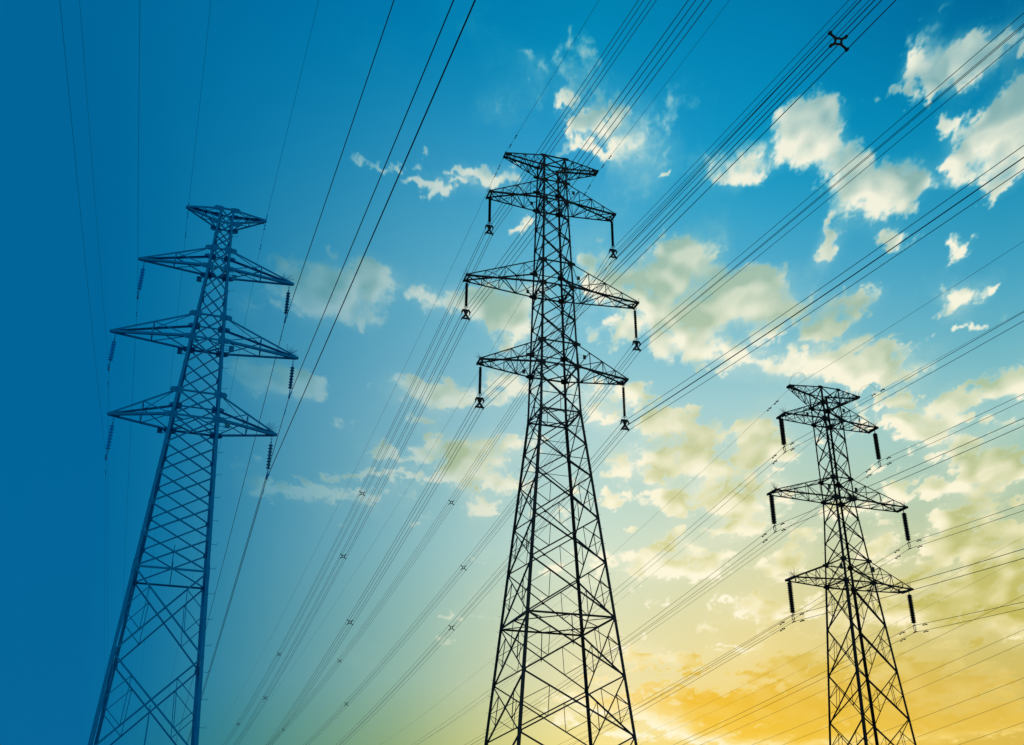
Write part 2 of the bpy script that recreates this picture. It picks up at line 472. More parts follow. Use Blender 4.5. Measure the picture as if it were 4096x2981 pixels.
def place(name, me, parent=None, loc=(0, 0, 0), rot=(0, 0, 0)):
    o = bpy.data.objects.new(name, me)
    COL.objects.link(o)
    o.location = loc
    o.rotation_euler = rot
    if parent is not None:
        o.parent = parent
    return o


def tag(o, label=None, cat=None, group=None, kind=None):
    if label:
        o['label'] = label
    if cat:
        o['category'] = cat
    if group:
        o['group'] = group
    if kind:
        o['kind'] = kind
    return o


def thing(name, loc, rz, label, cat, group=None):
    o = bpy.data.objects.new(name, None)
    COL.objects.link(o)
    o.location = loc
    o.rotation_euler = (0, 0, rz)
    return tag(o, label, cat, group)


# ------------------------------------------------------------------ ground
g = MB()
nseg = 48
gv = [(0, 0, 0)]
gf = []
for ri, R in enumerate((30, 120, 400, 1200, 3000, 6000)):
    for k in range(nseg):
        a = 2 * PI * k / nseg
        gv.append((R * math.cos(a), R * math.sin(a), 0))
for k in range(nseg):
    gf.append((0, 1 + k, 1 + (k + 1) % nseg))
for ri in range(5):
    for k in range(nseg):
        a, b = 1 + ri * nseg, 1 + (ri + 1) * nseg
        gf.append((a + k, b + k, b + (k + 1) % nseg, a + (k + 1) % nseg))
g.add(gv, gf)
tag(g.build('ground', M_GRASS), kind='structure')

# ------------------------------------------------------------------ pylons
TOWERS = {
    # bearing, distance, yaw (deg); heights are above the eye
    'M': dict(az=2.57185, dist=100., yaw=16.75625, mat=M_STEEL,
              prof=[(76.4, 1.30), (70.2, 1.45), (43.24, 2.20), (-1.45, 6.62)],
              leg=[(80, .19), (43, .22), (-2, .34)], dg=.115, chord=.17,
              top=76.4, earth=(74.96, 5.82, .37, 76.39),
              arms=[(72.82, 70.2, 7.75, .70), (61.62, 58.6, 10.14, .67), (51.35, 48.63, 8.38, .65)]),
    'R': dict(az=18.49136, dist=100., yaw=19.05892, mat=M_STEEL_R,
              prof=[(44.15, 1.00), (32.6, 1.02), (30.5, 1.12), (-1.45, 3.33)],
              leg=[(80, .14), (33, .15), (10, .22), (-2, .25)], dg=.08, chord=.12,
              top=44.15, earth=(42.54, 4.13, .24, 44.19),
              arms=[(42.54, 40.72, 5.43, .71), (34.58, 32.52, 7.44, .74), (26.38, 24.31, 6.47, .72)]),
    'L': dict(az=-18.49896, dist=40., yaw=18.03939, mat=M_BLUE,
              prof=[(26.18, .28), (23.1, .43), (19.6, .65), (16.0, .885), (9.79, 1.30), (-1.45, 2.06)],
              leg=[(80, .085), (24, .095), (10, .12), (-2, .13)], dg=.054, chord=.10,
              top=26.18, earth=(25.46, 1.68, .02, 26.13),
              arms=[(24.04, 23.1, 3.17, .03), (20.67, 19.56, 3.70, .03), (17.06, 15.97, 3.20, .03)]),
}


def interp(tab, z):
    for (z1, a), (z0, b) in zip(tab, tab[1:]):
        if z >= z0:
            f = (z1 - z) / (z1 - z0)
            return a + (b - a) * min(max(f, 0), 1)
    return tab[-1][1]


def basis(T):
    az, yaw = rad(T['az']), rad(T['yaw'])
    C = Vector((T['dist'] * math.sin(az), T['dist'] * math.cos(az), 0))
    return C, yaw


FACES = [((-1, -1), (1, -1), (0, -1, 0)), ((1, -1), (1, 1), (1, 0, 0)), ((1, 1), (-1, 1), (0, 1, 0)), ((-1, 1), (-1, -1), (-1, 0, 0))]


def corner(T, s, z):
    w = interp(T['prof'], z)
    return Vector((s[0] * w, s[1] * w, z + EYE))


def lerp(a, b, t):
    return a + (b - a) * t


def make_tower(key, label, panels, extra):
    T = TOWERS[key]
    C, yaw = basis(T)
    root = thing('lattice_pylon', C, yaw, label, 'pylon', 'steel lattice pylons')
    mat = T['mat']
    big = key != 'L'
    dg = T['dg']
    rng = random.Random(ord(key))
    base = -EYE + 0.15
    # legs: angle sections with spliced lengths
    brk = sorted(set([T['top']] + [z for z, _ in T['prof']][1:-1] + [a[1] for a in T['arms']] + [base]), reverse=True)
    for s in ((-1, -1), (1, -1), (1, 1), (-1, 1)):
        mb = MB()
        for za, zb in zip(brk, brk[1:]):
            w = interp(T['leg'], (za + zb) / 2)
            p, q = corner(T, s, za), corner(T, s, zb)
            mb.angle(p, q, w, (-s[0], 0, 0), (0, -s[1], 0), w * .1)
            # splice plates over the joint
            d = (q - p).normalized()
            for ax in ((1, 0, 0), (0, 1, 0)):
                A = Vector(ax)
                nrm_ = Vector((0, 1, 0)) if ax[0] else Vector((1, 0, 0))
                mb.box(q - d * .0 - Vector((s[0] * ax[0], s[1] * ax[1], 0)) * w * .18 + nrm_ * (s[0] if ax[1] else s[1]) * w * .36, A, d, nrm_, w * .40, w * 2.2, w * .06)
        leg = mb.build('leg', mat, root)
        # climbing pegs on two opposite legs
        if s in ((1, -1), (-1, 1)) and (key != 'L' or s == (1, -1)):
            ln = .26 if key == 'M' else (.16 if key == 'R' else .17)
            pr = .012 if key == 'M' else .008
            o = Vector((s[0], 0, 0))
            pb = MB()
            pb.tube([(0, 0, 0), o * (ln + .05), o * (ln + .09) + Vector((0, 0, .06))], pr, 6)
            pm = pb.mesh('climbing_peg', mat)
            z = base + 3
            while z < T['top'] - 1:
                place('climbing_peg', pm, leg, corner(T, s, z))
                z += 1.52 if key == 'M' else .93
        fb = MB()
        w = interp(T['leg'], 0) * 2.2
        q = corner(T, s, base)
        fb.lathe([(w * 1.6, -.3), (w * 1.6, -.02), (w * 1.3, .12), (w * 1.2, .13)], 20, (q.x, q.y, .14 - .02))
        fb.build('footing', M_CONC, root)

    # face lattices
    for fi, (sa, sb, nn) in enumerate(FACES):
        mb = MB()
        inn = -Vector(nn)
        for (z1, z0, kind) in panels:
            A1, B1, A0, B0 = corner(T, sa, z1), corner(T, sb, z1), corner(T, sa, z0), corner(T, sb, z0)
            off = inn * .012
            wd = dg * (1.0 if kind[0] != 'R' else 1.15)
            U = (B1 - A1).normalized()

            def br(p, q, w=wd, o=0.0):
                mb.angle(p + inn * o, q + inn * o, w, Vector((0, 0, 1)), inn)
            if kind[0] in 'XRH':
                br(A1, B0)
                br(B1, A0, wd, wd * .9)
                w1, w0 = (B1 - A1).length, (B0 - A0).length
                t = w1 / (w1 + w0)
                X = lerp(A1, B0, t)
                if big:
                    mb.plate(X, (1, 0, 0) if abs(nn[1]) else (0, 1, 0), (0, 0, 1), nn, wd * .9, wd * .9)
            if kind[0] == 'H':
                lm, rm = lerp(A1, A0, t), lerp(B1, B0, t)
                br(lm, rm, dg * .55)
            if kind[0] == 'R':
                for P1, P0, Q1, Q0 in ((A1, A0, B1, B0), (B1, B0, A1, A0)):
                    lm = lerp(P1, P0, .5)
                    u = lerp(P1, Q0, t * .5)            # on the diagonal that starts at the top of this leg
                    l = lerp(P0, Q1, (1 - t) * .5)      # on the diagonal that starts at the foot
                    for a_, b_ in ((lm, u), (lm, l), (u, l)):
                        br(a_, b_, dg * .55, .02)
            if kind[0] == 'V':
                m_ = lerp(A1, B1, .5)
                br(m_, A0)
                br(m_, B0)
            if 'h' in kind:
                br(A1, B1, dg * 1.15)
        # gusset plates where bracing meets the legs
        e = Vector((1, 0, 0)) if abs(nn[1]) else Vector((0, 1, 0))
        nodes = sorted(set([p[0] for p in panels] + [panels[-1][1]]))
        for z in nodes:
            hv = any(abs(z - a) < .3 for arm in T['arms'] for a in arm[:2])
            gs = (dg * 3.2 if hv else dg * 1.9)
            for s in (sa, sb):
                p = corner(T, s, z)
                sgn = -s[0] if abs(nn[1]) else -s[1]
                mb.plate(p + e * sgn * gs * .45 + Vector(nn) * .01, e, (0, 0, 1), nn, gs * .85, gs * .85, dg * .1)
        mb.build('lattice_face', mat, root)

    # plan frames (diaphragms)
    for z, rich in extra['plan']:
        mb = MB()
        cs = [corner(T, s, z) for s in ((-1, -1), (1, -1), (1, 1), (-1, 1))]
        ms = [lerp(cs[i], cs[(i + 1) % 4], .5) for i in range(4)]
        for i in range(4):
            inn = (Vector((0, 0, cs[0].z)) - ms[i]).normalized()
            mb.angle(cs[i], cs[(i + 1) % 4], dg * (1.3 if rich else 1), (0, 0, -1), inn)
            if rich:
                mb.angle(ms[i], ms[(i + 1) % 4], dg * .9, (0, 0, -1), inn)
                q1, q2 = lerp(ms[i], ms[(i + 1) % 4], .5), cs[(i + 1) % 4]
                mb.angle(q1, q2, dg * .7, (0, 0, -1), inn)
        mb.build('plan_frame', mat, root)
    if extra.get('hip'):
        for z1, zx in extra['hip']:
            for (sa, sb, nn) in FACES:
                mb = MB()
                m_ = lerp(corner(T, sa, z1), corner(T, sb, z1), .5)
                x_ = lerp(corner(T, sa, zx), corner(T, sb, zx), .5)
                mb.angle(m_, x_, dg * .6, -Vector(nn), (0, 0, 1))
                mb.build('hanger', mat, root)

    # cross arms
    ch = T['chord']
    tips = {}

    def arm(side, zu, zl, l, tw, ztip_u, ztip_l, nb, lab, heavy_low):
        mb = MB()
        cu = [corner(T, (side, sy), zu) for sy in (-1, 1)]
        cl = [corner(T, (side, sy), zl) for sy in (-1, 1)]
        tu = [Vector((side * l, sy * tw, ztip_u + EYE)) for sy in (-1, 1)]
        tl = [Vector((side * l, sy * tw, ztip_l + EYE)) for sy in (-1, 1)]
        O = Vector((side, 0, 0))
        for i, sy in enumerate((-1, 1)):
            iny = Vector((0, -sy, 0))
            mb.angle(cu[i], tu[i], ch * (.8 if heavy_low else 1.0), (0, 0, -1), iny)
            mb.angle(cl[i], tl[i], ch * (1.0 if heavy_low else .8), (0, 0, 1), iny)
            # side lattice
            fr = [k / nb for k in range(nb + 1)]
            for k in range(1, nb):
                U, Lw = lerp(cu[i], tu[i], fr[k]), lerp(cl[i], tl[i], fr[k])
                mb.angle(U, Lw, dg * .62, O, iny)
                Lp = lerp(cl[i], tl[i], fr[k - 1])
                if big:
                    mb.angle(U, Lp, dg * .7, O, iny)
                else:
                    mb.angle(U, lerp(cl[i], tl[i], max(0, fr[k] - .55)), dg * .8, O, iny)
            # gusset at the body end and near the tip
            sz = ch * 1.5
            mb.plate(cu[i] + O * sz * .6 + iny * .01, O, (0, 0, 1), (0, 1, 0), sz * 1.25, sz * .8, ch * .07, .5)
            mb.plate(cl[i] + O * sz * .6 + iny * .01, O, (0, 0, 1), (0, 1, 0), sz * 1.25, sz * .8, ch * .07, .5)
        # bottom and top lacing
        for c_, t_, ww in ((cl, tl, dg * .7), (cu, tu, dg * .62)):
            for k in range(nb):
                a, b = k / nb, (k + 1) / nb
                i = k % 2
                p = lerp(c_[i], t_[i], a)
                q = lerp(c_[1 - i], t_[1 - i], b)
                if (p - q).length > .15:
                    mb.angle(p, q, ww, (0, 0, 1), O)
                    if k:
                        mb.angle(lerp(c_[0], t_[0], a), lerp(c_[1], t_[1], a), ww * .9, (0, 0, 1), O)
        # tip fitting
        mid = (tl[0] + tl[1] + tu[0] + tu[1]) / 4
        if tw > .1:
            hh = max(abs(ztip_u - ztip_l) / 2 + ch * .5, ch * .7)
            mb.box(mid, (0, 1, 0), (0, 0, 1), O, tw + ch * .8, hh, ch * .28)
            mb.box(mid - O * ch * 1.9, (0, 1, 0), (0, 0, 1), O, tw + ch * .5, ch * .35, ch * .3)
            for sy in (-1, 1):
                mb.plate(Vector((side * (l - ch * 2.0), sy * (tw + ch * .1), mid.z)), O, (0, 0, 1), (0, 1, 0), ch * 2.6, hh * .9, ch * .08, .4)
        else:
            mb.box(mid - O * l * .04 + O * .03, O, (0, 1, 0), (0, 0, 1), l * .055, tw + ch * .42, ch * .42)
            for sy in (-1, 1):
                f_ = .5
                mb.plate(lerp(cl[0], tl[0], .9).lerp(lerp(cl[1], tl[1], .9), .5 + sy * .3), O, (0, 1, 0), (0, 0, 1), l * .05, ch * .6, ch * .1)
        o = mb.build('crossarm', mat, root)
        if lab:
            o['label'] = lab
        return o, mid

    zl_e, le, te, zt = T['earth']
    for side in (-1, 1):
        arm(side, T['top'], zl_e, le, te, zt, zt - ch * .9, 4 if big else 2, 'short top arm that carries the thin earth wire', False)
        for (zu, zl, l, tw) in T['arms']:
            o, mid = arm(side, zu, zl, l, tw, zl + ch * .55, zl - ch * .15, 4 if big else 2, None, not big or True)
            # bird guards: fans of stiff wires at the arm end
            fans = extra['fans'](side)
            for (fx, fy, lean) in fans:
                gb = MB()
                p0 = Vector((mid.x - side * fx, mid.y + fy, mid.z + ch * .6))
                nw = 22 if not big else 13
                for k in range(nw):
                    a = rng.uniform(-.75, .75)
                    b = rng.uniform(-.5, .5)
                    ln = rng.uniform(.34, .55) if not big else rng.uniform(.55, .95)
                    dvec = Vector((math.sin(a + lean), math.sin(b), math.cos(a + lean) * math.cos(b))).normalized()
                    gb.tube([p0, p0 + dvec * ln * .5, p0 + dvec * ln + Vector((.04 * lean, 0, -.03))], 0.0075 if not big else .010, 4, .004)
                gb.tube([p0 - Vector((0, 0, .1)), p0 + Vector((0, 0, .06))], .02, 6)
                gb.build('bird_guard', M_TWIG if key == 'R' else mat, o)
    # phase plates beside the legs
    for (x, y, z, hw, hh, letter, lmat) in extra['plates']:
        mb = MB()
        mb.box((x, y, z + EYE), (1, 0, 0), (0, 0, 1), (0, 1, 0), hw, hh, .008)
        sgn = 1 if x > 0 else -1
        wl = interp(T['prof'], z)
        for dz in (-.7, .7):
            mb.box(((x + sgn * wl) / 2, y, z + EYE + dz * hh), (1, 0, 0), (0, 0, 1), (0, 1, 0), abs(x - sgn * wl) / 2, .012, .006)
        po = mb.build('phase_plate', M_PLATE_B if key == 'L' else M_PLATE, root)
        if letter:
            cu_ = bpy.data.curves.new('letter', 'FONT')
            cu_.body = letter
            cu_.size = hh * 1.05
            cu_.align_x = 'CENTER'
            cu_.align_y = 'CENTER'
            cu_.extrude = .004
            tmp = bpy.data.objects.new('letter', cu_)
            COL.objects.link(tmp)
            bpy.context.view_layer.update()
            me = bpy.data.meshes.new_from_object(tmp.evaluated_get(bpy.context.evaluated_depsgraph_get()))
            bpy.data.objects.remove(tmp)
            me.materials.clear()
            me.materials.append(lmat)
            lo = place('letter', me, po, (x, y - .014, z + EYE), (rad(90), 0, 0))
            rb = MB()
            rb.torus((0, 0, 0), hh * .62, hh * .055, 28, 6, (1, 0, 0), (0, 0, 1))
            place('letter_ring', rb.mesh('letter_ring', lmat), po, (x, y - .014, z + EYE))
    return root


rg = random.Random(5)
# tall middle pylon
PM = [(76.4, 74.96, 'Xh'), (74.96, 72.82, 'Xh'), (72.82, 70.2, 'Xh'), (70.2, 67.5, 'Xh'), (67.5, 64.65, 'X'), (64.65, 61.62, 'X'),
      (61.62, 58.6, 'Xh'), (58.6, 57.2, 'Vh'), (57.2, 54.3, 'X'), (54.3, 51.35, 'X'), (51.35, 48.63, 'Xh'), (48.63, 46.95, 'Vh'),
      (46.95, 43.24, 'H'), (43.24, 39.6, 'Hh'), (39.6, 36.0, 'H'), (36.0, 31.5, 'R'), (31.5, 26.95, 'R'), (26.95, 21.6, 'R'),
      (21.6, 16.2, 'Rh'), (16.2, 10.9, 'R'), (10.9, 5.1, 'R'), (5.1, -1.45, 'R')]
make_tower('M', 'tallest dark steel lattice pylon in the middle, three arm pairs, hexagonal wire yokes below', PM, dict(
    plan=[(72.82, 0), (70.2, 1), (58.6, 1), (48.63, 1), (43.24, 1), (21.6, 1)], hip=[(21.6, 18.75), (43.24, 45.1)],
    fans=lambda s: [(.1, -.3, -.25), (.35, .35, .1)],
    plates=[(2.2, -1.45, 71.6, .16, .24, None, None), (2.5, -1.7, 59.9, .16, .24, None, None), (2.85, -2.0, 49.9, .17, .25, None, None),
            (-2.0, 1.45, 71.2, .16, .24, None, None), (-2.4, 1.7, 59.2, .16, .24, None, None), (-2.75, 2.0, 49.2, .17, .25, None, None)]))
PR = [(44.15, 42.54, 'Xh'), (42.54, 40.72, 'Xh'), (40.72, 38.68, 'Xh'), (38.68, 36.62, 'X'), (36.62, 34.58, 'X'), (34.58, 32.57, 'Xh'),
      (32.57, 30.52, 'Xh'), (30.52, 28.45, 'X'), (28.45, 26.38, 'X'), (26.38, 24.32, 'Xh'), (24.32, 20.35, 'Rh'), (20.35, 16.24, 'R'),
      (16.24, 12.18, 'R'), (12.18, 7.9, 'R'), (7.9, 3.4, 'R'), (3.4, -1.45, 'R')]
make_tower('R', 'smaller black steel lattice pylon at right with thick black insulator columns', PR, dict(
    plan=[(42.54, 1), (40.72, 1), (34.58, 0), (32.52, 1), (26.38, 0), (24.31, 1)],
    fans=lambda s: [(.15, -.5, -.3), (.55, .55, .1)],
    plates=[(-1.55, 1.0, 41.9, .15, .2, None, None), (1.35, -1.0, 41.9, .15, .2, None, None), (-1.6, -1.0, 33.5, .16, .25, None, None),
            (1.45, -1.0, 33.5, .16, .25, None, None), (-1.75, -1.4, 25.6, .15, .26, None, None), (1.75, -1.4, 25.6, .15, .26, None, None)]))
PL = [(26.18, 25.46, 'Xh'), (25.46, 24.75, 'Xh'), (24.75, 24.04, 'X'), (24.04, 23.1, 'Xh'), (23.1, 21.9, 'Xh'), (21.9, 20.67, 'X'),
      (20.67, 19.56, 'Xh'), (19.56, 18.3, 'Xh'), (18.3, 17.06, 'X'), (17.06, 15.97, 'Xh'), (15.97, 14.75, 'Xh'), (14.75, 13.52, 'X'),
      (13.52, 12.28, 'X'), (12.28, 11.04, 'X'), (11.04, 9.79, 'X'), (9.79, 6.7, 'Rh'), (6.7, 3.4, 'R'), (3.4, -1.45, 'R')]
make_tower('L', 'blue tinted lattice pylon at left with pointed arms and lettered square plates', PL, dict(
    plan=[(25.46, 0), (23.1, 1), (19.56, 1), (15.97, 1), (9.79, 0)], hip=[(9.79, 10.7), (5.0, 3.4)],
    fans=lambda s: [(.32, 0, .35)] if s > 0 else [],
    plates=[(.70, -.42, 22.72, .10, .135, 'C', M_LET), (1.0, -.64, 19.25, .10, .135, 'B', M_LET2), (1.26, -.86, 15.8, .10, .135, 'A', M_LET3),
            (-.72, .42, 22.85, .10, .135, 'C', M_LET2), (-1.02, .60, 19.4, .10, .135, 'B', M_LET2), (-1.28, .84, 15.9, .10, .135, 'A', M_LET2)]))

# ------------------------------------------------------------------ wires, insulators, dampers, spacers
WIRES=[
('M',0,-1,[-1.055,98.231,76.523],-19.0,-0.13066,0.000168,-17.0,-0.16581,0.0002611,-0.036),
('M',0,1,[10.003,101.56,76.155],-19.0,-0.11661,0.0001361,-17.0,-0.13024,0.0002748,-0.064),
('M',1,-1,[-2.715,97.731,65.235],-19.0,-0.1563,0.0002194,-17.0,-0.16727,0.0002062,-0.233),
('M',2,-1,[-5.037,97.032,53.832],-19.0,-0.15205,0.000218,-17.0,-0.1487,0.0002084,-0.191),
('M',3,-1,[-3.347,97.541,43.631],-19.0,-0.1577,0.0002447,-17.0,-0.14543,0.000236,-0.195),
('M',1,1,[11.717,102.076,64.944],-19.0,-0.15136,0.0002135,-17.0,-0.14593,0.0002571,-0.204),
('M',2,1,[14.011,102.767,53.19],-19.0,-0.13945,0.0002053,-17.0,-0.12513,0.0002418,-0.192),
('M',3,1,[12.236,102.232,43.281],-19.0,-0.14235,0.0002084,-17.0,-0.12872,0.0002932,-0.284),
('R',0,-1,[27.642,93.43,43.623],-18.0,-0.11767,0.0002261,-8.0,-0.18813,0.0002464,0.177),
('R',0,1,[35.522,96.152,43.632],-18.0,-0.12364,0.0002527,-8.0,-0.17013,0.0002442,-0.107),
('R',1,-1,[26.557,93.055,37.431],-18.0,-0.11359,0.0002236,-8.0,-0.1646,0.0002434,0.028),
('R',1,-1,[26.539,93.049,36.829],-18.0,-0.11718,0.0002383,-8.0,-0.16369,0.0002416,0.047),
('R',1,1,[36.968,96.652,37.401],-18.0,-0.11423,0.0001829,-8.0,-0.14507,0.0002531,0.127),
('R',1,1,[36.954,96.647,36.811],-18.0,-0.11399,0.0001769,-8.0,-0.1429,0.0002548,0.112),
('R',2,-1,[24.597,92.378,29.206],-18.0,-0.12175,0.000332,-8.0,-0.14675,0.0002536,0.096),
('R',2,-1,[24.634,92.39,28.632],-18.0,-0.11951,0.0003119,-8.0,-0.14218,0.0002465,0.057),
('R',2,1,[38.837,97.297,29.184],-18.0,-0.12239,0.0002936,-8.0,-0.12234,0.0002518,0.098),
('R',2,1,[38.838,97.298,28.584],-18.0,-0.12038,0.0002472,-8.0,-0.11755,0.0002479,0.099),
('R',3,-1,[25.481,92.683,20.982],-18.0,-0.1176,0.00025,-8.0,-0.11511,0.0002476,0.127),
('R',3,-1,[25.458,92.675,20.399],-18.0,-0.11702,0.00025,-8.0,-0.11403,0.0002576,0.151),
('R',3,1,[37.945,96.989,21.096],-18.0,-0.12514,0.0003086,-8.0,-0.10705,0.0002546,0.119),
('R',3,1,[37.93,96.984,20.444],-18.0,-0.12051,0.0002652,-8.0,-0.09777,0.0002511,0.104),
('L',0,-1,[-14.245,37.427,26.112],-18.4,-0.102,0.0003,-19.0,-0.036,0.0004,-0.049),
('L',0,1,[-11.068,38.462,26.223],-18.6,-0.148,0.0003,-19.0,-0.034,0.0003,0.025),
('L',1,-1,[-15.531,37.008,21.295],-18.6,-0.116,0.0008,-19.0,-0.112,0.0006,-0.188),
('L',2,-1,[-16.065,36.835,17.906],-18.6,-0.09,0.0004,-19.0,-0.122,0.0004,-0.152),
('L',3,-1,[-15.557,37.0,14.165],-18.6,-0.108,0.0004,-19.0,-0.111,0.0004,-0.19),
('L',1,1,[-9.79,38.878,21.246],-18.6,-0.158,0.0003,-19.0,-0.066,0.0001,-0.122),
('L',2,1,[-9.281,39.044,17.754],-18.6,-0.152,0.0003,-19.0,-0.064,0.0001,-0.113),
('L',3,1,[-9.768,38.885,14.114],-18.4,-0.132,0.0004,-19.0,-0.051,0.0001,-0.129),
]
OTHER=[
('G',86,44.193,-0.1455,0.000167),
('H',93,45.612,-0.14827,0.000184),
('A',86,39.513,-0.16439,0.0002399),
('B',86,35.97,-0.16338,0.000254),
('D',86,31.375,-0.16323,0.0002513),
('C',93,38.438,-0.1744,0.0002512),
('E',93,32.751,-0.17317,0.00025),
('F',93,30.161,-0.17257,0.00025),
]

LINE = {'M': 'middle pylon', 'R': 'right pylon', 'L': 'blue left pylon'}
ARM = {1: 'top', 2: 'middle', 3: 'lowest'}
SIDE = {-1: 'left', 1: 'right'}
REACH = {'M': (620, 190), 'R': (480, 150), 'L': (230, 110)}


def wire_pts(A, pf, af, bf, pn, an, bn, far, near, lat=0.0, up=0.0):
    def seg(phi, a, b, smax, n):
        u = Vector((math.sin(phi), math.cos(phi), 0))
        pts = []
        for i in range(n + 1):
            s = smax * (i / n) ** 1.6
            pts.append(Vector((A[0], A[1], A[2] + EYE)) + u * s + Vector((0, 0, a * s + b * s * s)))
        return pts
    f = seg(rad(pf), af, bf, far, 70)
    n_ = seg(rad(pn) + PI, an, bn, near, 50)
    return n_[::-1] + f[1:]


def at_s(A, phi, a, b, s):
    return Vector((A[0] + math.sin(phi) * s, A[1] + math.cos(phi) * s, A[2] + EYE + a * s + b * s * s))


def damper_mesh(sc, mat):
    mb = MB()
    mb.tube([(-.22 * sc, 0, -.09 * sc), (.22 * sc, 0, -.09 * sc)], .008 * sc, 6)
    mb.tube([(0, 0, .03 * sc), (0, 0, -.10 * sc)], .028 * sc, 8)
    for s in (-1, 1):
        mb.tube([(s * .13 * sc, 0, -.095 * sc), (s * .17 * sc, 0, -.095 * sc), (s * .26 * sc, 0, -.095 * sc), (s * .28 * sc, 0, -.095 * sc)], .042 * sc, 10)
    return mb.mesh('vibration_damper', mat, True)


def orient(o, p, d):
    o.location = p
    d = d.normalized()
    y = Vector((0, 0, 1)).cross(d).normalized()
    z = d.cross(y)
    o.rotation_euler = Matrix((d, y, z)).transposed().to_euler()


DAMP_R = damper_mesh(1.35, M_CABLE)
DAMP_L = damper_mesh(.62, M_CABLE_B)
DAMP_M = damper_mesh(1.3, M_CABLE)


def cable(name, pts, r, mat, label, cat, group, dampers=(), dm=None):
    mb = MB()
    mb.tube(pts, r, 6)
    if not dampers:
        o = mb.build(name, mat)
        return tag(o, label, cat, group)
    root = thing(name, (0, 0, 0), 0, label, cat, group)
    mb.build('strand', mat, root)
    for p, d in dampers:
        o = place('vibration_damper', dm, root)
        orient(o, p, d)
    return root


def damp_list(w, lst):
    A, pf, af, bf, pn, an, bn = w
    res = []
    for s in lst:
        if s > 0:
            phi, a, b = rad(pf), af, bf
        else:
            phi, a, b, = rad(pn) + PI, an, bn
        s = abs(s)
        p = at_s(A, phi, a, b, s)
        q = at_s(A, phi, a, b, s + .1)
        res.append((p, q - p))
    return res


pairs = {}
for (t, k, side, A, pf, af, bf, pn, an, bn, dl) in WIRES:
    T = TOWERS[t]
    C, yaw = basis(T)
    U = Vector((math.cos(yaw), math.sin(yaw), 0))
    far, near = REACH[t]
    w = (A, pf, af, bf, pn, an, bn)
    if k == 0:
        r = {'M': .016, 'R': .012, 'L': .007}[t]
        ds = {'M': [2.2, 3.6, -2.2, -4.4], 'R': [3.0, 4.6, -3.4, -5.2], 'L': [.5, 1.9, -.25]}[t]
        if t == 'R' and side < 0:
            ds = [2.2, 3.6]
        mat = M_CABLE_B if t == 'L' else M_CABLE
        cable('earth_wire', wire_pts(*w, far, near), r, mat, 'thin earth wire at the %s tip of the top arm of the %s' % (SIDE[side], LINE[t]),
              'earth wire', 'thin earth wires over the pylon tops', damp_list(w, ds), {'M': DAMP_M, 'R': DAMP_R, 'L': DAMP_L}[t])
        continue
    if t == 'M':
        n = 0
        for dz, zn in ((.36, 'upper'), (-.36, 'lower')):
            for du, un in ((-.43, 'left'), (.43, 'right')):
                A2 = [A[0] + U.x * du, A[1] + U.y * du, A[2] + dz]
                cable('power_cable', wire_pts(A2, *w[1:], far, near), 0.024, M_CABLE,
                      '%s %s wire of the four under the %s %s arm, %s' % (zn, un, ARM[k], SIDE[side], LINE[t]),
                      'power cable', 'four-wire bundles of the middle pylon')
    elif t == 'R':
        low = (k, side) in pairs
        pairs.setdefault((k, side), []).append(A)
        cable('power_cable', wire_pts(*w, far, near), .0185, M_CABLE,
              '%s wire of the pair hung from the %s %s arm of the %s' % ('lower' if low else 'upper', ARM[k], SIDE[side], LINE[t]),
              'power cable', 'wire pairs of the right pylon', damp_list(w, [1.9, -1.9]), DAMP_R)
    else:
        cable('power_cable', wire_pts(*w, far, near), .0135 if side > 0 else (.0085 if k == 1 else .0055), M_CABLE_B if side < 0 else M_CABLE_N,  # left wires thinner and bluer: the fade is put into size and colour
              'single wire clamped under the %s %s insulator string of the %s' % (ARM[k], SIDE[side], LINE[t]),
              'power cable', 'single wires of the left pylon', damp_list(w, [1.15, -.62]), DAMP_L)

names = {'G': 'thin upper earth wire crossing behind the right pylon to the lower edge', 'H': 'thin second earth wire crossing just below the first behind the right pylon',
         'A': 'topmost loose power cable crossing low behind the right pylon', 'B': 'second loose power cable low behind the right pylon',
         'C': 'third loose power cable low behind the right pylon', 'D': 'fourth loose power cable near the lower right corner',
         'E': 'fifth loose power cable near the lower right corner', 'F': 'lowest loose power cable in the lower right corner'}
phi = rad(-18)
u_ = Vector((math.sin(phi), math.cos(phi), 0))
n_ = Vector((u_.y, -u_.x, 0))
for (q, c, z0, a, b) in OTHER:
    pts = []
    for i in range(90):
        s = -60 + 560 * i / 89
        pts.append(n_ * c + u_ * s + Vector((0, 0, z0 + a * s + b * s * s + EYE)))
    mb = MB()
    mb.tube(pts, .010 if q in 'GH' else .017, 6)
    o = mb.build('earth_wire' if q in 'GH' else 'power_cable', M_CABLE)
    tag(o, names[q], 'earth wire' if q in 'GH' else 'power cable', 'cables of a line whose pylon stands off to the right')


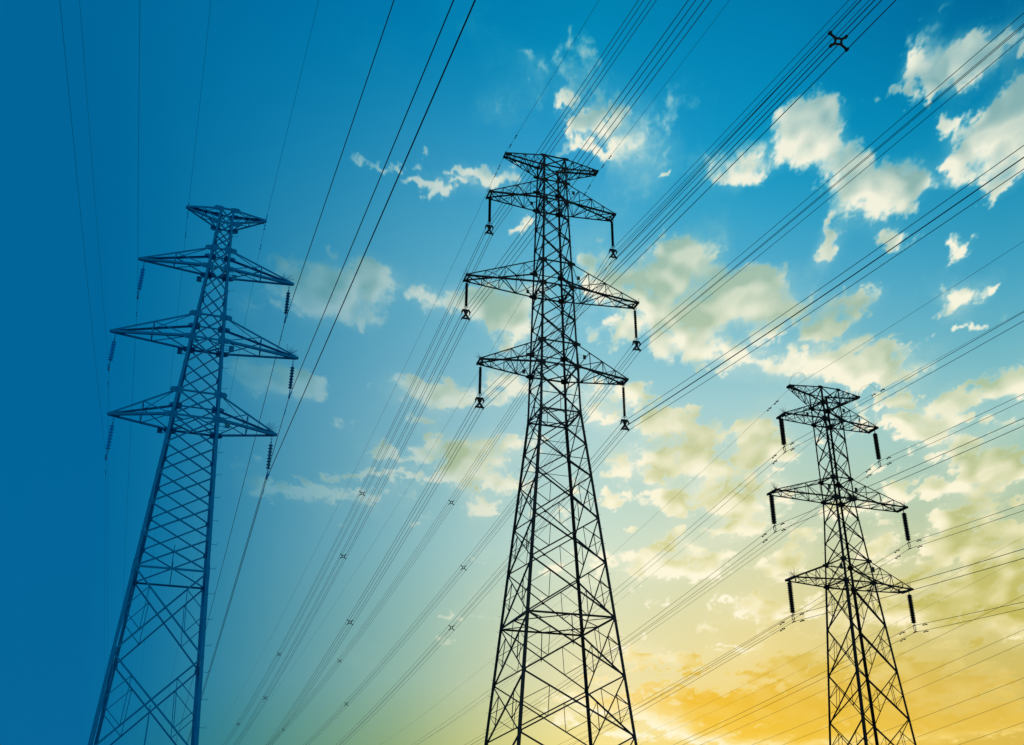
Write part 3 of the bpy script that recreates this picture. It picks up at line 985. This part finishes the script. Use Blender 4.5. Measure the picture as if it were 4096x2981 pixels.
# ---- insulator strings
def ins_m(root, drop):
    # composite long-rod with many sheds; origin = arm tip, z down; drop = yoke centre below the tip
    mb = MB()
    prof = [(.02, -.12), (.02, -.45)]
    z = -.55
    k = 0
    top, bot = -.62, -(drop - 1.22)
    n = 26
    st = (top - bot) / n
    prof += [(.035, -.5), (.035, top)]
    for i in range(n):
        zz = top - i * st
        R = .175 if i % 2 == 0 else .145
        prof += [(.04, zz), (R, zz - st * .42), (R, zz - st * .5), (.04, zz - st * .62)]
    prof += [(.035, bot), (.035, bot - .1), (.02, bot - .12), (.02, bot - .32)]
    mb.lathe(prof[::-1], 16)
    mb.build('shed_rod', M_INS, root, False)
    hb = MB()
    hb.tube([(0, 0, .02), (0, 0, -.14)], .05, 8)
    hb.box((0, 0, -.06), (1, 0, 0), (0, 1, 0), (0, 0, 1), .05, .1, .07)
    hb.build('hanger_link', M_STEEL, root)
    for zr, nm in ((bot - .08, 1), (-.36, 0)):
        if nm == 0 and root['label'].find('right') < 0:
            continue
        rb = MB()
        rb.torus((0, 0, zr), .22, .024)
        rb.tube([(-.2, 0, zr), (.2, 0, zr)], .010, 6)
        rb.tube([(0, -.2, zr), (0, .2, zr)], .010, 6)
        rb.build('grading_ring', M_STEEL, root, True)
    return bot - .32


def yoke_m(root, zc):
    """X-shaped yoke plate with round holes: a hexagonal top horn pair and an A-shaped foot"""
    mb = MB()
    t = .022

    def strap(p, q, w):
        p, q = Vector((p[0], 0, p[1])), Vector((q[0], 0, q[1]))
        d = (q - p).normalized()
        n = Vector((0, 1, 0)).cross(d)
        mb.box((p + q) / 2, d, n, (0, 1, 0), (p - q).length / 2 + w * .3, w, t)
    zc0 = zc
    strap((-.34, zc0 + .74), (.34, zc0 + .74), .11)
    strap((-.34, zc0 + .74), (-.45, zc0 + .48), .085)
    strap((.34, zc0 + .74), (.45, zc0 + .48), .085)
    strap((-.20, zc0 + .72), (.0, zc0 + .20), .12)
    strap((.20, zc0 + .72), (.0, zc0 + .20), .12)
    strap((0, zc0 + .24), (-.38, zc0 - .32), .10)
    strap((0, zc0 + .24), (.38, zc0 - .32), .10)
    strap((-.38, zc0 - .30), (.38, zc0 - .30), .085)
    strap((0, zc0 + .12), (0, zc0 + .78), .06)
    mb.torus((0, 0, zc0 - .10), .12, .045, 18, 6, (1, 0, 0), (0, 0, 1))
    o = mb.build('yoke_plate', M_STEEL, root)
    for x in (-.43, .43):
        for z in (.36, -.36):
            cb = MB()
            cb.tube([(0, -.24, -.03), (0, -.1, .01), (0, .1, .01), (0, .24, -.03)], .06, 8)
            cb.tube([(0, 0, .14), (0, 0, -.08)], .05, 8)
            c_ = cb.build('suspension_clamp', M_STEEL, root)
            c_.location = (x, 0, zc0 + z)


DISC = {}


def disc_mesh(R, h, mat, key, core=.16):
    if key not in DISC:
        mb = MB()
        mb.lathe([(R * core, -h * .55), (R * (core + .04), -h * .2), (R * max(.55, core + .1), -h * .28), (R * .95, -h * .22), (R, -h * .12), (R * .9, h * .02), (R * max(.5, core + .08), h * .16), (R * (core + .08), h * .2), (R * (core + .06), h * .5), (R * core * .9, h * .52)], 18)
        DISC[key] = mb.mesh('insulator_disc', mat, False)
    return DISC[key]


done = set()
for (t, k, side, A, *_r) in WIRES:
    if k == 0 or (t, k, side) in done:
        continue
    done.add((t, k, side))
    T = TOWERS[t]
    C, yaw = basis(T)
    zu, zl, l, tw = T['arms'][k - 1]
    top = Vector((A[0], A[1], zl + EYE - T['chord'] * .3))
    drop = top.z - (A[2] + EYE)
    what = {'M': 'slim dark insulator rod with X-shaped yoke', 'R': 'thick black stacked disc insulator', 'L': 'blue string of alternating insulator discs'}[t]
    root = thing('insulator_string', top, yaw, '%s under the %s %s arm of the %s' % (what, ARM[k], SIDE[side], LINE[t]), 'insulator',
                 'insulator strings of the %s' % LINE[t])
    if t == 'M':
        zb = ins_m(root, drop)
        lb = MB()
        lb.tube([(0, 0, zb + .05), (0, 0, -drop + .60)], .03, 8)
        lb.build('link', M_STEEL, root)
        yoke_m(root, -drop)
    elif t == 'R':
        n, R = 17, .25
        z0, z1 = -.30, -(drop - .22)
        st = (z0 - z1) / n
        for i in range(n):
            place('insulator_disc', disc_mesh(R, st, M_INS, 'R', .58), root, (0, 0, z0 - (i + .5) * st))
        hb = MB()
        hb.tube([(0, 0, .05), (0, 0, z0)], .035, 8)
        hb.tube([(0, 0, z1), (0, 0, -drop)], .035, 8)
        hb.build('hanger_link', M_STEEL_R, root)
        yb = MB()
        low = .60
        yb.torus((0, 0, -drop - .28), .15, .022, 20, 6, (1, 0, 0), (0, 0, 1.9))
        for sx in (-.11, .11):
            yb.tube([(sx * .6, 0, -drop), (sx, 0, -drop - .2), (sx * .8, 0, -drop - .42), (0, 0, -drop - low)], .020, 6)
        yb.build('twin_frame', M_STEEL_R, root)
        for z in (0, -low):
            cb = MB()
            cb.tube([(0, -.26, -.03), (0, -.12, 0), (0, .12, 0), (0, .26, -.03)], .045, 8)
            cb.build('suspension_clamp', M_STEEL_R, root).location = (0, 0, -drop + z)
    else:
        hb = MB()
        for j in range(3):
            hb.torus((0, 0, -.06 - .09 * j), .032, .010, 12, 6, (1, 0, 0) if j % 2 else (0, 1, 0), (0, 0, 1.5))
        hb.tube([(0, 0, -.26), (0, 0, -.40)], .024, 8)
        hb.build('hanger_link', M_BLUE, root)
        n = 15
        z0, z1 = -.40, -(drop - .38)
        st = (z0 - z1) / n
        for i in range(n):
            big_ = i % 2 == 0
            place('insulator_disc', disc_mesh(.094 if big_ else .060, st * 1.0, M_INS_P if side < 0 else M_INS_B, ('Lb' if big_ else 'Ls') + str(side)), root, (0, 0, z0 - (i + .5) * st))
        cb = MB()
        cb.tube([(0, 0, z1), (0, 0, -drop + .03)], .020, 8)
        cb.build('link', M_BLUE, root)
        cc = MB()
        cc.tube([(0, -.11, -.02), (0, -.05, 0), (0, .05, 0), (0, .11, -.02)], .036, 8)
        cc.tube([(0, 0, .09), (0, 0, -.04)], .034, 8)
        cc.build('suspension_clamp', M_BLUE, root)
        root.children[-1].location = (0, 0, -drop)


# ---- spacers on the four-wire bundles
def spacer_mesh():
    mb = MB()
    a, b = .43, .36
    i_ = .19
    cs = [(-i_, -i_), (i_, -i_), (i_, i_), (-i_, i_)]
    for k in range(4):
        p, q = cs[k], cs[(k + 1) % 4]
        m_ = ((p[0] + q[0]) / 2 * .82, (p[1] + q[1]) / 2 * .82)
        mb.tube([(0, p[0], p[1]), (0, m_[0], m_[1]), (0, q[0], q[1])], .055, 8)
    for x, z in ((-1, -1), (1, -1), (1, 1), (-1, 1)):
        mb.tube([(0, x * i_, z * i_), (0, x * a * .72, z * b * .72), (0, x * a, z * b)], .062, 8)
        mb.tube([(-.07, x * a, z * b), (.09, x * a, z * b)], .078, 10)
    return mb


SPM = spacer_mesh().mesh('spacer', M_STEEL)
SPACERS = [(1, -1, (66.8, 159.3, 246.2)), (2, -1, (65.9, 156.2)), (3, -1, (65.3,)), (1, 1, (66.7, 163.2, 256.6)), (2, 1, (66.6, 162.9)), (3, 1, (66.,)), (3, -1, (-63.6,))]
ordn = ['nearest', 'second', 'farthest']
for (k, side, ss) in SPACERS:
    rec = [w for w in WIRES if w[0] == 'M' and w[1] == k and w[2] == side][0]
    (_, _, _, A, pf, af, bf, pn, an, bn, _d) = rec
    for i, s in enumerate(ss):
        phi, a, b = (rad(pf), af, bf) if s > 0 else (rad(pn) + PI, an, bn)
        s = abs(s)
        p, q = at_s(A, phi, a, b, s), at_s(A, phi, a, b, s + .2)
        o = place('bundle_spacer', SPM)
        orient(o, p, q - p)
        if ss[0] < 0:
            lab = 'large black X-shaped spacer on the bundle overhead near the top edge'
        else:
            lab = '%s small X-shaped spacer on the bundle from the %s %s arm, middle pylon' % (ordn[i] if len(ss) > 1 else 'only', ARM[k], SIDE[side])
        tag(o, lab, 'spacer', 'spacers holding the four-wire bundles')


# ---- jumper loops at the earth-wire tips of the right pylon, and a nest on its middle arm
for side in (-1, 1):
    T = TOWERS['R']
    C, yaw = basis(T)
    U = Vector((math.cos(yaw), math.sin(yaw), 0))
    V = Vector((-math.sin(yaw), math.cos(yaw), 0))
    p0 = C + U * side * 4.1 + Vector((0, 0, 44.25 + EYE)) + V * (-.2)
    pts = []
    for i in range(21):
        a = PI * i / 20
        pts.append(p0 + V * (-2.2 * (1 - math.cos(a)) / 2) + U * (side * .0 + .32 * (1 - math.cos(a)) / 2) + Vector((0, 0, .95 * math.sin(a) ** .8 - .35 * i / 20)))
    mb = MB()
    mb.tube(pts, .012, 6)
    tag(mb.build('jumper_loop', M_CABLE), 'thin wire loop arching over the %s tip of the right pylon' % SIDE[side], 'jumper wire', 'jumper loops on the right pylon')
T = TOWERS['R']
C, yaw = basis(T)
nr = thing('bird_nest', C, yaw, 'dark twig nest beside the leg on the middle right arm of the right pylon', 'bird nest')
nb_ = MB()
r2 = random.Random(12)
c0 = Vector((1.25, -.55, 32.65 + EYE + .12))
for i in range(260):
    a = r2.uniform(0, 2 * PI)
    rr = r2.uniform(.1, .48)
    p = c0 + Vector((rr * math.cos(a), rr * math.sin(a), r2.uniform(-.15, .2)))
    d = Vector((-math.sin(a) + r2.uniform(-.5, .5), math.cos(a) + r2.uniform(-.5, .5), r2.uniform(-.3, .3))).normalized() * r2.uniform(.15, .4)
    nb_.tube([p - d, p + d], .009, 4)
nb_.build('twigs', M_TWIG, nr)
bpy.context.view_layer.update()
